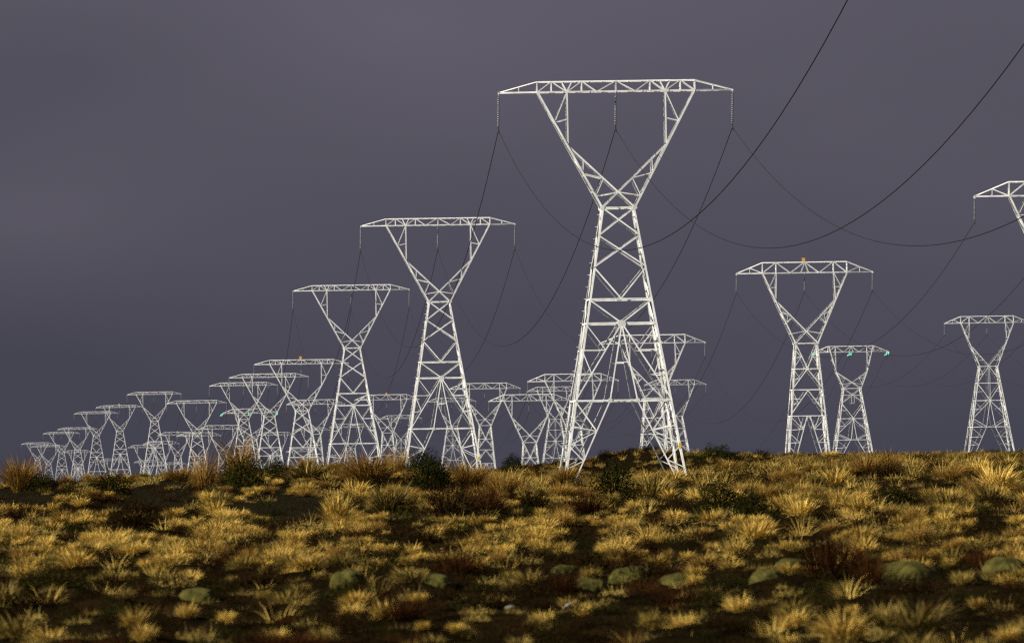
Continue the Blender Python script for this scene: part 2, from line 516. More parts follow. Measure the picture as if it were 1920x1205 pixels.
rows = np.concatenate([np.arange(-60, 60, 6), np.arange(60, 170, .15), np.arange(170, 300, .3), np.arange(300, 700, 1.2), np.arange(700, 1300, 2.5),
                       1300 * np.exp(np.linspace(0, math.log(16), 90))])
cn = np.linspace(-9, 9, 240)
ext = np.array([9.6, 10.6, 12, 14, 17, 21, 27, 36, 50, 75, 120])
cn = np.concatenate([-ext[::-1], cn, ext])
YY, CC = np.meshgrid(rows, cn, indexing='ij')
XX = CC * (np.maximum(YY, 0) + 40) / 100.0 * np.where(np.abs(CC) > 9, 1.0, 1.0)
ZZ = ground_z(XX.ravel(), YY.ravel()).reshape(XX.shape)
nr, nc = XX.shape
me = bpy.data.meshes.new('ground')
vv = np.stack([XX.ravel(), YY.ravel(), ZZ.ravel()], 1).astype(np.float32)
idx = np.arange(nr * nc).reshape(nr, nc)
quads = np.stack([idx[:-1, :-1], idx[:-1, 1:], idx[1:, 1:], idx[1:, :-1]], -1).reshape(-1, 4).astype(np.int32)
def mesh_np(me, v, q):
    me.vertices.add(len(v)); me.vertices.foreach_set('co', np.ascontiguousarray(v, np.float32).ravel())
    k = q.shape[1]
    me.loops.add(q.size); me.loops.foreach_set('vertex_index', np.ascontiguousarray(q, np.int32).ravel())
    me.polygons.add(len(q))
    me.polygons.foreach_set('loop_start', np.arange(0, q.size, k, dtype=np.int32))
    me.polygons.foreach_set('loop_total', np.full(len(q), k, np.int32))
    me.update(calc_edges=True)
mesh_np(me, vv, quads)
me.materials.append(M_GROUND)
me.polygons.foreach_set('use_smooth', np.ones(len(quads), bool))
BARE = [(300, 925, 75, 26), (545, 950, 85, 24), (30, 938, 60, 22), (440, 955, 40, 12)]
gv = vv.astype(float) - EYE
gd_ = np.maximum(gv @ fwd, 1.0)
gx_, gy_ = CX + F * (gv @ rgt) / gd_, CY - F * (gv @ upv) / gd_
gr = np.zeros(len(vv))
for a_, b_, c_, d_ in BARE:
    gr = np.maximum(gr, 1 - sm(.8, 1.5, ((gx_ - a_) / c_) ** 2 + ((gy_ - b_) / (d_ * 1.3)) ** 2))
gr[(vv[:, 1] < 150) | (vv[:, 1] > 290)] = 0
ga_ = me.attributes.new('gravel', 'FLOAT', 'POINT'); ga_.data.foreach_set('value', gr.astype(np.float32))
ground = bpy.data.objects.new('ground', me)
COL.objects.link(ground)
ground["kind"] = "structure"

# ------------------------------------------------------------------ pylons
def insulator(parent, top, length, R, lean):
    """suspension string of discs with a clamp at its foot; returns lower end (local)"""
    nd = 16
    m = MB()
    top = np.asarray(top, float)
    dv = np.array([lean, 0, -1.0]); dv /= np.linalg.norm(dv)
    m.tube([top, top + dv * length * .10], R * .35, 5)
    m.tube([top + dv * length * .08, top + dv * length * .90], R * .28, 5)
    for i in range(nd):
        c = top + dv * length * (.11 + .77 * i / (nd - 1))
        m.tube([c + dv * R * -.30, c + dv * R * .05, c + dv * R * .32], [R * .35, R, R * .8], 8)
    o = m.build('insulator_string', M_GLASS, parent, True)
    e = top + dv * length
    k = MB()
    a = top + dv * length * .88
    k.box((a + e) / 2, R * .7, R * .9, length * .13)
    k.tube([e + np.array((-0.05, -.5, -.10)), e + np.array((0, 0, .03)), e + np.array((0.05, .5, -.10))], [R * .35, R * .65, R * .35], 6)
    k.box(e + np.array((R * .6, 0, -.16)), R * .5, R * .5, .22)
    k.build('wire_clamp', M_DARK, o)
    return e

def strain(parent, tip, length, R, sy):
    """tension string of green glass discs pulled along the line"""
    dv = np.array([-.13 * sy if sy > 0 else -.20, sy * .96, -.30]); dv /= np.linalg.norm(dv)
    m = MB(); tip = np.asarray(tip, float)
    for off in (-.22, .22):
        t0 = tip + np.array((off, 0, -.1))
        m.tube([t0, t0 + dv * length], R * .4, 5)
        for i in range(14):
            c = t0 + dv * length * (.12 + .8 * i / 13)
            m.tube([c - dv * .05, c, c + dv * .06], [R * .4, R * 1.25, R * .9], 8)
    o = m.build('strain_insulator', M_GREEN, parent, True)
    e = tip + dv * (length + .1) + np.array((0, 0, -.1))
    k = MB(); k.box(e, .62, .3, .16); k.build('yoke_plate', M_DARK, o)
    return e

def segs_all_faces(mb, segs, hb, u2m, z):
    """copy a face's bracing to the four faces of the square body; seg = (u1,d1,u2,d2,size,mirror)"""
    for fk in range(4):
        c, s_ = round(math.cos(fk * math.pi / 2)), round(math.sin(fk * math.pi / 2))
        def T(u, d):
            h = hb(d)
            x, y = u, -h
            return np.array([(x * c - y * s_) * u2m, (x * s_ + y * c) * u2m, z(d)])
        n = np.array([s_, -c, .12])
        for (u1, d1, u2, d2, w, mir) in segs:
            mb.angle(T(u1, d1), T(u2, d2), w * u2m, n)
            if mir: mb.angle(T(-u1, d1), T(-u2, d2), w * u2m, n)

def pylon_proto(kind, label):
    U = UNIT[kind]; g = GD[kind]
    z = lambda d: (g - d) * U
    root = empty('lattice_pylon', (0, 0, 0))
    tag(root, label, 'pylon', 'pale lattice pylons of the power lines')
    if kind == 'A':
        tip, post, hang, H = 220, 148, 92, 19.5
        wd, wu = 218, 30.5                     # waist drop, half width
        slope, bot = .166, 790
        vtop, vkink = 147, None
        xs_u, xs_d = 92, 101                   # where the crossing arm leaves the V leg
        xe = (-wu, wd)
        posts = [(148, 1), (121, 1), (64, 1), (0, 1)]
        webs = [(148, 0, 121, 1), (121, 1, 92, 0), (92, 0, 64, 1), (64, 1, 36, 0), (36, 0, 0, 1), (92, 0, 82, 1), (92, 0, 102, 1)]
        small = 182
        dep = 13
        S = dict(leg=3.6, v=3.7, x=2.9, br=1.9, ch=3.1, web=1.75, top=2.0, hor=3.2, dg=2.6, lt=1.8)
        ins = (68, .105)
        braces = [(92, 0, 116.5, 57), (116.5, 57, 92, 51), (64.5, 127.5, 65, 153), (65, 153, 27, 163), (27, 163, 42, 196), (42, 196, 0, 189)]
        hangend = (92, 98)
        body = [(wu, 218, -wu, 218, 'hor', 0),
                (wu, 218, -38.6, 270, 'dg', 1), (38.6, 270, -49.0, 329, 'dg', 1),
                (49, 329, 0, 388, 'dg', 1), (58.9, 389, -58.9, 389, 'hor', 0), (58.9, 390, 0, 434, 'dg', 1),
                (66.3, 434, -66.3, 434, 'hor', 0),
                (0, 434, 90, 578, 'dg', 1), (0, 436, 25.5, 578, 'dg', 1), (90.3, 578, -90.3, 578, 'hor', 0),
                (12.9, 507, -12.9, 507, 'lt', 0),
                (66.3, 436, 31.2, 484, 'lt', 1), (31.2, 484, 74.6, 484, 'lt', 1), (74.6, 486, 58.7, 528, 'lt', 1), (58.7, 528, 82, 531, 'lt', 1),
                (25.5, 578, 113, 765, 'dg', 1), (90.3, 579, 52, 635, 'dg', 1), (52, 635, 104, 661, 'lt', 1), (52, 635, 98, 625, 'lt', 1),
                (104, 662, 78, 690, 'lt', 1), (78, 690, 111, 705, 'lt', 1), (111, 706, 94, 725, 'lt', 1)]
        plates = [(wu, 218, 4.5), (-wu, 218, 4.5), (0, 436, 8), (25.5, 578, 4.6), (-25.5, 578, 4.6)]
    else:
        tip, post, hang, H = 128.5, 79.5, 54, 20
        posts = [(79.5, 1), (54, 1)]
        webs = [(79.5, 0, 54, 1), (54, 1, 27, 0), (27, 0, 0, 1), (0, 1, 7, 0), (103.5, .52, 79.5, 0)]
        small = 103.5
        dep = 8
        S = dict(leg=2.5, v=2.5, x=2.0, br=1.1, ch=1.95, web=1.25, top=1.4, hor=1.55, dg=1.75, lt=1.0)
        ins = (34, .105)
        if kind == 'E': S = {a_: b_ * .85 for a_, b_ in S.items()}
        vtop = 79.5
        if kind == 'B':
            wd, wu, slope, bot = 132, 21, .089, 362
            xs_u, xs_d, xe = 56.5, 51, (-21, 132)
            hangend = (56, 51)
            braces = [(54, 0, 67.5, 27), (67.5, 27, 55, 27), (47, 60, 48, 71), (48, 71, 34, 78), (34, 78, 37, 95), (37, 95, 27, 85), (28, 114, 0, 109)]
            body = [(21, 132, -21, 132, 'hor', 0), (21, 132, 0, 179, 'x', 1), (25.2, 180, -25.2, 180, 'hor', 0),
                    (0, 180, 28.5, 217, 'dg', 1), (28.7, 219, -28.7, 219, 'hor', 0), (0, 220, 32.7, 265, 'dg', 1),
                    (33, 268, -33, 268, 'hor', 0), (0, 268, 12, 291, 'lt', 1), (3, 269, 27, 352, 'dg', 1),
                    (23.5, 160, 11, 157, 'lt', 1), (22, 144, 12, 157, 'lt', 1), (11, 157, 25, 178, 'lt', 1),
                    (25.4, 182, 14, 198, 'lt', 1), (27, 200, 14, 198, 'lt', 1),
                    (28.9, 221, 18, 245, 'lt', 1), (31, 245, 18, 245, 'lt', 1), (30, 235, 12, 237, 'lt', 1),
                    (33, 270, 10.5, 293, 'lt', 1), (35.2, 294, 10.5, 293, 'lt', 1), (36, 300, 17.5, 318, 'lt', 1), (37.5, 318, 17.5, 318, 'lt', 1), (38, 324, 24, 340, 'lt', 1), (20, 269, 10.5, 293, 'lt', 1)]
            plates = [(0, 180, 3.4), (21, 132, 2.6), (-21, 132, 2.6)]
        elif kind == 'E':
            wd, wu, slope, bot = 130, 27, .165, 412
            xs_u, xs_d, xe = 53, 65, (0, 129)
            hangend = (57, 46)
            braces = [(54, 0, 68, 27), (68, 27, 56, 27), (45, 75, 46, 86), (46, 86, 30, 94), (30, 94, 34, 113), (34, 113, 16, 111)]
            body = [(27, 130, -27, 130, 'hor', 0), (0, 129, 35, 179, 'dg', 1), (35.1, 180, -35.1, 180, 'hor', 0),
                    (35, 181, 0, 231, 'dg', 1), (43.8, 232, -43.8, 232, 'hor', 0), (0, 233, 52.6, 285, 'dg', 1),
                    (52.6, 286, 13, 310, 'dg', 1), (56.7, 311, -56.7, 311, 'hor', 0), (0, 234, 13, 310, 'dg', 1), (13, 311, 52, 395, 'dg', 1),
                    (2, 132, 2, 228, 'lt', 1),
                    (31, 155, 18, 154, 'lt', 1), (27.5, 134, 18, 154, 'lt', 1), (39.5, 206, 18, 205, 'lt', 1), (36, 184, 18, 205, 'lt', 1),
                    (48, 258, 26, 258, 'lt', 1), (44.5, 236, 26, 258, 'lt', 1), (57, 313, 27, 341, 'lt', 1), (61.8, 341, 27, 341, 'lt', 1), (63, 350, 37, 364, 'lt', 1), (66, 366, 37, 364, 'lt', 1)]
            plates = [(0, 232, 4.6), (0, 129, 2.8), (27, 130, 2.4), (-27, 130, 2.4)]
        else:
            wd, wu, slope, bot = 125, 30, .157, 372
            xs_u, xs_d, xe = 53, 69, (-30, 125)
            hangend = (54, 66)
            braces = [(54, 0, 69, 30), (69, 30, 54, 30), (40, 78, 44, 92), (44, 92, 24, 89), (24, 89, 35, 112), (35, 112, 0, 105)]
            body = [(30, 125, -30, 125, 'hor', 0), (30, 125, -38, 176, 'dg', 1), (38, 176, 0, 227, 'dg', 1), (46, 228, -46, 228, 'hor', 0),
                    (5, 148, 5, 176, 'lt', 1), (33.6, 148, -33.6, 148, 'lt', 0), (5, 176, -5, 176, 'lt', 0),
                    (0, 229, 54, 279, 'dg', 1), (54, 280, 12, 300, 'dg', 1), (57.4, 301, -57.4, 301, 'hor', 0), (0, 230, 10, 300, 'dg', 1), (12, 301, 46, 362, 'dg', 1),
                    (42, 200, 20, 200, 'lt', 1), (38.5, 180, 20, 200, 'lt', 1), (50, 254, 27, 254, 'lt', 1), (46, 230, 27, 254, 'lt', 1), (57.5, 303, 27, 328, 'lt', 1), (61.6, 328, 27, 328, 'lt', 1), (63, 338, 38, 347, 'lt', 1)]
            plates = [(0, 228, 4.6), (30, 125, 2.6), (-30, 125, 2.6)]
    hb = lambda d: wu + slope * (d - wd)
    hv = lambda d: dep + (wu - dep) * max(0.0, min(1.0, d / wd)) ** 1.2
    # legs, each its own part
    for sx in (-1, 1):
        for sy in (-1, 1):
            m = MB()
            nseg = 3
            ds = [wd + (bot - wd) * i / nseg for i in range(nseg + 1)]
            for i in range(nseg):
                w = S['leg'] * (1 + .04 * i)
                m.leg((sx * hb(ds[i]) * U, sy * hb(ds[i]) * U, z(ds[i])), (sx * hb(ds[i + 1]) * U, sy * hb(ds[i + 1]) * U, z(ds[i + 1])), w * U, sx, sy)
            if kind == 'A' and (sx, sy) == (-1, 1) or kind != 'A' and (sx, sy) == (1, -1):   # step bolts up one leg
                nb = int((bot - wd) * U / .42)
                for i in range(nb):
                    d = wd + (bot - wd) * i / nb
                    p = np.array((sx * hb(d) * U, sy * hb(d) * U, z(d)))
                    q = p + (np.array((.16 * sx, 0, 0)) if i % 2 else np.array((0, .16 * sy, 0)))
                    m.tube([p, q], .012, 4)
            m.build('leg', M_STEEL, root)
    b = MB()
    segs_all_faces(b, [(u1, d1, u2, d2, S[s_], mi) for (u1, d1, u2, d2, s_, mi) in body], hb, U, z)
    for (u, d, r) in plates:
        for sy in (-1, 1):
            b.plate((u * U, sy * (hb(d) * U + .012), z(d)), (0, sy, 0), r * U, .02)
    b.build('body_bracing', M_STEEL, root)
    # arms of the open V
    for sx in (-1, 1):
        a = MB()
        for sy in (-1, 1):
            n = np.array([0, sy, 0])
            def P(u, d): return np.array([sx * u * U, sy * hv(d) * U, z(d)])
            def vline(d): return vtop + (wu - vtop) * d / wd
            if kind == 'D':
                a.angle(P(76, -H), P(xs_u, xs_d), S['v'] * U, n); a.angle(P(xs_u, xs_d), P(wu, wd), S['v'] * U, n)
            else:
                a.angle(P(vtop, 0), P(wu, wd), S['v'] * U, n)
            a.angle(P(hang, 0), P(*hangend), S['x'] * U, n)
            a.angle(P(xs_u, xs_d), P(*xe), S['x'] * U, n)
            for (u1, d1, u2, d2) in braces:
                a.angle(P(u1, d1), P(u2, d2), S['br'] * U, n)
        # ties between the front and the back frame
        lv = [.04, .22, .40, .58, .72, .86]
        for i, t in enumerate(lv):
            d = t * wd
            u = vtop + (wu - vtop) * t if kind != 'D' else float(np.interp(d, [-H, xs_d, wd], [76, xs_u, wu]))
            p0, p1 = np.array([sx * u * U, -hv(d) * U, z(d)]), np.array([sx * u * U, hv(d) * U, z(d)])
            a.angle(p0, p1, S['br'] * U, (sx, 0, .3))
            if i + 1 < len(lv):
                d2 = lv[i + 1] * wd
                u2 = vtop + (wu - vtop) * lv[i + 1] if kind != 'D' else float(np.interp(d2, [-H, xs_d, wd], [76, xs_u, wu]))
                q = np.array([sx * u2 * U, (hv(d2) if i % 2 == 0 else -hv(d2)) * U, z(d2)])
                a.angle(p0 if i % 2 == 0 else p1, q, S['br'] * U, (sx, 0, .3))
        a.build('upper_arm', M_STEEL, root)
    # crossarm: box truss tapering to both tips
    c = MB()
    def bd(u):   # half depth along the crossarm
        return dep * U * (1 if abs(u) <= post else max(0.04, (tip - abs(u)) / (tip - post)))
    def B(u, t, sy):
        return np.array([u * U, sy * bd(u) * (1 if t < .5 else .8), z(0) + t * H * U * (1 if abs(u) <= post else (tip - abs(u)) / (tip - post))])
    for sy in (-1, 1):
        n = np.array([0, sy, 0.0])
        c.angle(B(-post, 0, sy), B(post, 0, sy), S['ch'] * U, n)
        c.angle(B(-post, 1, sy), B(post, 1, sy), S['top'] * U, (0, sy, .5))
        for sx in (-1, 1):
            c.angle(B(sx * post, 0, sy), B(sx * tip, 0, sy), S['ch'] * U, n)
            c.angle(B(sx * post, 1, sy), np.array([sx * tip * U, 0, z(0) + .4 * U]), S['top'] * U, (0, sy, .5))
            c.angle(B(sx * small, 0, sy), B(sx * small, 1, sy), S['web'] * .8 * U, n)
            for (u1, t1, u2, t2) in webs:
                if t1 == .52: c.angle(B(sx * u1, 1, sy), B(sx * u2, 0, sy), S['web'] * U, n)
                else: c.angle(B(sx * u1, t1, sy), B(sx * u2, t2, sy), S['web'] * U, n)
            for (u, t) in posts:
                c.angle(B(sx * u, 0, sy), B(sx * u, 1, sy), S['web'] * 1.1 * U, n)
    us = [-post + 2 * post * i / 12 for i in range(13)]
    for i, u in enumerate(us):
        c.angle(B(u, 0, -1), B(u, 0, 1), S['web'] * U, (0, 0, -1)); c.angle(B(u, 1, -1), B(u, 1, 1), S['web'] * .8 * U, (0, 0, 1))
        if i < 12:
            sy = 1 if i % 2 else -1
            c.angle(B(u, 0, sy), B(us[i + 1], 0, -sy), S['web'] * .9 * U, (0, 0, -1))
    for sx in (-1, 1):
        c.box((sx * (tip - .6) * U, 0, z(0) - 1.2 * U), 3.0 * U, .10, 3.2 * U)
    c.build('crossarm', M_STEEL, root)
    ends = []
    if kind == 'D':
        for u in (-tip, 0, tip):
            e1 = strain(root, (u * U, -.2, z(0) - .15), 2.4, .19, -1)
            e2 = strain(root, (u * U, .2, z(0) - .15), 2.4, .19, 1)
            ends.append((e1, e2))
    else:
        for u in (-tip + .6, 0, tip - .6):
            e = insulator(root, (u * U, 0, z(0) - 2 * U), ins[0] * U, ins[1], -.022)
            ends.append((e, e))
    if kind == 'A':
        t = MB()
        d = 664
        t.box((hb(d) * U - 2.4 * U, -hb(d) * U - .03, z(d)), .17, .03, .42)
        t.build('warning_tag', M_YELLOW, root)
    return root, ends

def marker(root, kind):
    U = UNIT[kind]
    zt = (GD[kind] + 20) * U
    m = MB()
    m.box((-.12, 0, zt + .34), .44, .05, .44)
    m.tube([(-.12, 0, zt - .05), (-.12, 0, zt + .14)], .03, 5)
    o = m.build('marker_board', M_ORANGE, root)
    return o

PROTO, ENDS, WEND = {}, {}, {}
for (i, k, x, y, w, mk, lab) in PYL:
    if k not in PROTO:
        PROTO[k], ENDS[k] = pylon_proto(k, lab)
        r = PROTO[k]
    else:
        r = copy_tree(PROTO[k])
    r["label"] = lab
    r.location = FOOT[i]
    r.rotation_euler = (0, 0, YAW[k])
    R = np.array(Euler((0, 0, YAW[k])).to_matrix())
    WEND[i] = [tuple(R @ e + FOOT[i] for e in pr) for pr in ENDS[k]]
for (i, k, x, y, w, mk, lab) in PYL:
    if mk:
        rr = [o for o in COL.objects if o.get("label") == lab][0]
        marker(rr, k)

# ------------------------------------------------------------------ conductors: one wire per phase of each line
def span(p, q, sag, n=44):
    t = np.linspace(0, 1, n)[:, None]
    P = p + (q - p) * t
    P[:, 2] -= 4 * sag * (t * (1 - t))[:, 0]
    return P

def line(ids, name, r, sag0, texts, grp):
    for ph in range(3):
        m = MB()
        for a, b in zip(ids[:-1], ids[1:]):
            p, q = WEND[a][ph][1], WEND[b][ph][0]
            L_ = np.linalg.norm(q - p)
            m.tube(span(p, q, sag0 * (L_ / 335.0) ** 2), r, 5)
        for i in ids[1:-1]:                 # jumpers under tension towers
            if np.linalg.norm(WEND[i][ph][0] - WEND[i][ph][1]) > .5:
                m.tube(span(WEND[i][ph][0], WEND[i][ph][1], 1.1, 9), r, 5)
        o = m.build(name, M_WIRE, None, True)
        tag(o, texts[ph], 'power cable', grp)

side = ('left', 'middle', 'right')
line(['A0', 'A1', 'A2', 'A3', 'A4', 'A5', 'A6', 'A7', 'A8', 'A9', 'A10', 'A11', 'A12', 'A14', 'A13'], 'conductor_wire', .026, 11.6,
     ['thick dark cable hung from the %s insulator of the tallest pylon' % s for s in side], 'cables of the tallest pylon line')
line(['B0', 'B1', 'B2', 'B3', 'B4', 'B5', 'B6', 'B7', 'D0', 'B8', 'B9', 'B10', 'B11', 'B12'], 'conductor_wire', .026, 12.0,
     ['thin dark cable hung from the %s insulator of the orange-marked skyline pylon' % s for s in side], 'cables of the orange-marked skyline line')

# the third line reaches back past the right edge to a pylon outside the frame
D_ = 5.2 / 6.25 * TOP['E1'][1]
off = np.array([58.0 * .0 + (TOP['E1'][0] - TOP['D1'][0]) * .3, D_ - TOP['E1'][1], -1.0])
WEND['E0'] = [tuple(v + np.array([24.0, -335.0, -2.0]) for v in pr) for pr in WEND['E1']]
line(['E0', 'E1', 'D1', 'C2', 'C3', 'C4', 'C5', 'C6', 'C7', 'C8'], 'conductor_wire', .026, 12.0,
     ['thin dark cable hung from the %s insulator of the star-braced skyline pylon' % s for s in side], 'cables of the star-braced skyline line')

# ------------------------------------------------------------------ plants
def blades(N, rb, Lm, Ls, lean0, lean1, droop, width, K=4, wind=(0.12, 0.0), seed=0, thick_top=0.35):
    """a clump of N curved tapering blades as numpy verts / quads, unit size about 1"""
    g = np.random.default_rng(seed)
    az = g.uniform(0, 2 * math.pi, N)
    rr = rb * np.sqrt(g.uniform(0, 1, N))
    bx, by = rr * np.cos(az), rr * np.sin(az)
    az2 = az + g.normal(0, .5, N)
    Ln = np.clip(g.normal(Lm, Ls, N), Lm * .35, Lm * 1.6)
    lean = lean0 + (lean1 - lean0) * g.uniform(0, 1, N) ** .8
    dr = droop * g.uniform(.4, 1.5, N)
    tw = az2 + math.pi / 2 + g.normal(0, .7, N)
    wx, wy = np.cos(tw), np.sin(tw)
    px, py, pz = bx.copy(), by.copy(), np.zeros(N) - .03
    V = []
    for k in range(K + 1):
        t = k / K
        w = width * (1 - t * (1 - thick_top)) * g.uniform(.8, 1.2, N) * (0.0 if k == K else 1.0) / 2
        V.append(np.stack([px - wx * w, py - wy * w, pz], 1)); V.append(np.stack([px + wx * w, py + wy * w, pz], 1))
        a = lean + dr * (t + .5 / K) ** 1.4
        st = Ln / K
        px = px + st * (np.sin(a) * np.cos(az2) + wind[0] * (t + .3)); py = py + st * (np.sin(a) * np.sin(az2) + wind[1] * t); pz = pz + st * np.cos(a)
    V = np.stack(V, 1)                                 # N, 2(K+1), 3
    nv = 2 * (K + 1)
    base = (np.arange(N) * nv)[:, None, None]
    q = np.array([[2 * k, 2 * k + 1, 2 * k + 3, 2 * k + 2] for k in range(K)])[None]
    tint = np.repeat(g.uniform(0, 1, N), nv)
    return V.reshape(-1, 3), (base + q).reshape(-1, 4), tint

def leaves(N, R, H, size, seed, hollow=.55, lump=.22):
    """leaf-sized faces spread through a lumpy dome"""
    g = np.random.default_rng(seed)
    d = g.normal(0, 1, (N, 3)); d[:, 2] = np.abs(d[:, 2]) * 1.0
    d /= np.linalg.norm(d, axis=1)[:, None]
    f = 1 + lump * np.sin(d[:, 0] * 5 + seed) * np.cos(d[:, 1] * 6 - seed) + lump * .7 * np.sin(d[:, 2] * 9 + d[:, 0] * 7)
    r = (hollow + (1 - hollow) * g.uniform(0, 1, N) ** .5) * f
    c = d * r[:, None] * np.array([R, R, H])
    a = g.normal(0, 1, (N, 3)); a /= np.linalg.norm(a, axis=1)[:, None]
    a = a + d * .6 + np.array([0, 0, .3]); a /= np.linalg.norm(a, axis=1)[:, None]
    b = np.cross(a, g.normal(0, 1, (N, 3))); b /= np.linalg.norm(b, axis=1)[:, None]
    s = size * g.uniform(.6, 1.4, N)[:, None]
    V = np.stack([c - a * s, c + b * s * .38, c + a * s, c - b * s * .38], 1)
    q = (np.arange(N) * 4)[:, None] + np.arange(4)[None]
    return V.reshape(-1, 3), q, np.repeat(g.uniform(0, 1, N), 4)

def to_mesh(name, parts, mat):
    vs, qs, ts, n = [], [], [], 0
    for v, q, t in parts:
        vs.append(v); qs.append(q + n); ts.append(t); n += len(v)
    me = bpy.data.meshes.new(name)
    v = np.concatenate(vs); q = np.concatenate(qs); t = np.concatenate(ts)
    mesh_np(me, v, q)
    a = me.attributes.new('tint', 'FLOAT', 'POINT')
    a.data.foreach_set('value', t.astype(np.float32))
    me.materials.append(mat)
    return me

TUS = {'golden': [], 'russet': [], 'olive': []}
for s in range(6):
    up_ = s % 3
    TUS['golden'].append(to_mesh('straw_tussock', [blades(470, .26, [.80, .72, .70][up_], .13, .05, [.95, 1.25, 1.4][up_], [.9, .9, .6][up_], .036, seed=20 + s)], M_STRAW))
    TUS['olive'].append(to_mesh('olive_tussock', [blades(480, .28, [.80, .74, .70][up_], .13, .05, [1.0, 1.25, 1.4][up_], .8, .035, seed=40 + s)], M_OLIVE))
for s in range(5):
    TUS['russet'].append(to_mesh('russet_tussock', [blades(700, .24, .95, .16, .02, [.7, .9, 1.1, .8, 1.0][s], [.8, 1.0, .9, .7, 1.0][s], .017, K=5, wind=(.16, 0), seed=60 + s, thick_top=.5)], M_RUSSET))
HEA = {'brown': [], 'red': []}
for s in range(4):
    HEA['brown'].append(to_mesh('brown_heath', [blades(260, .30, .7, .2, .1, 1.3, .2, .02, K=3, seed=80 + s), leaves(700, .55, .62, .035, 80 + s, .35)], M_HEATH))
    HEA['red'].append(to_mesh('red_heath', [blades(420, .34, .8, .22, .05, 1.15, .25, .016, K=3, seed=90 + s), leaves(500, .5, .62, .03, 90 + s, .35)], M_REDHEATH))
HEA['black'] = [to_mesh('shade_heath', [leaves(1500, .62, .62, .026, 120 + s, .45, .3)], [M_SHRUB, M_HEATH, M_SHRUB, M_HEATH][s]) for s in range(4)]  # near-black clumps, partly heath, partly filling in as shade between tussocks
SHR = [to_mesh('leafy_shrub', [leaves(2600, .52, .85, .032, 100 + s, .5), blades(40, .12, .8, .1, .1, .8, .1, .02, K=3, seed=110 + s)], M_SHRUB) for s in range(4)]

def cushion_mesh(seed):
    import bmesh
    bm = bmesh.new()
    bmesh.ops.create_icosphere(bm, subdivisions=5, radius=1.0)
    g = np.random.default_rng(seed)
    lob = [(g.uniform(-.55, .55), g.uniform(-.55, .55), g.uniform(.35, .6)) for _ in range(6)]
    for v in bm.verts:
        x, y, zz = v.co
        h = max([math.exp(-((x - a) ** 2 + (y - b) ** 2) / (c * c)) for a, b, c in lob])
        k = .75 + .33 * h + .03 * math.sin(11 * x + seed) * math.sin(12 * y) + .02 * math.sin(25 * x + 9 * zz) * math.sin(23 * y + seed)
        v.co = (x * k * .58, y * k * .5, max(zz * k * .50, -.15))
    me = bpy.data.meshes.new('moss_cushion')
    bm.to_mesh(me); bm.free()
    me.materials.append(M_MOSS)
    me.polygons.foreach_set('use_smooth', [True] * len(me.polygons))
    return me
CUS = [cushion_mesh(s) for s in (3, 7, 12, 19)]

def put(name, me, p, sx, sz, label, cat, group, rz=None, lean=0.0):
    o = bpy.data.objects.new(name, me)
    COL.objects.link(o)
    o.location = p
    o.scale = (sx, sx, sz)
    o.rotation_euler = (lean * .3, lean, random.uniform(0, 6.283) if rz is None else rz)
    tag(o, label, cat, group)
    return o

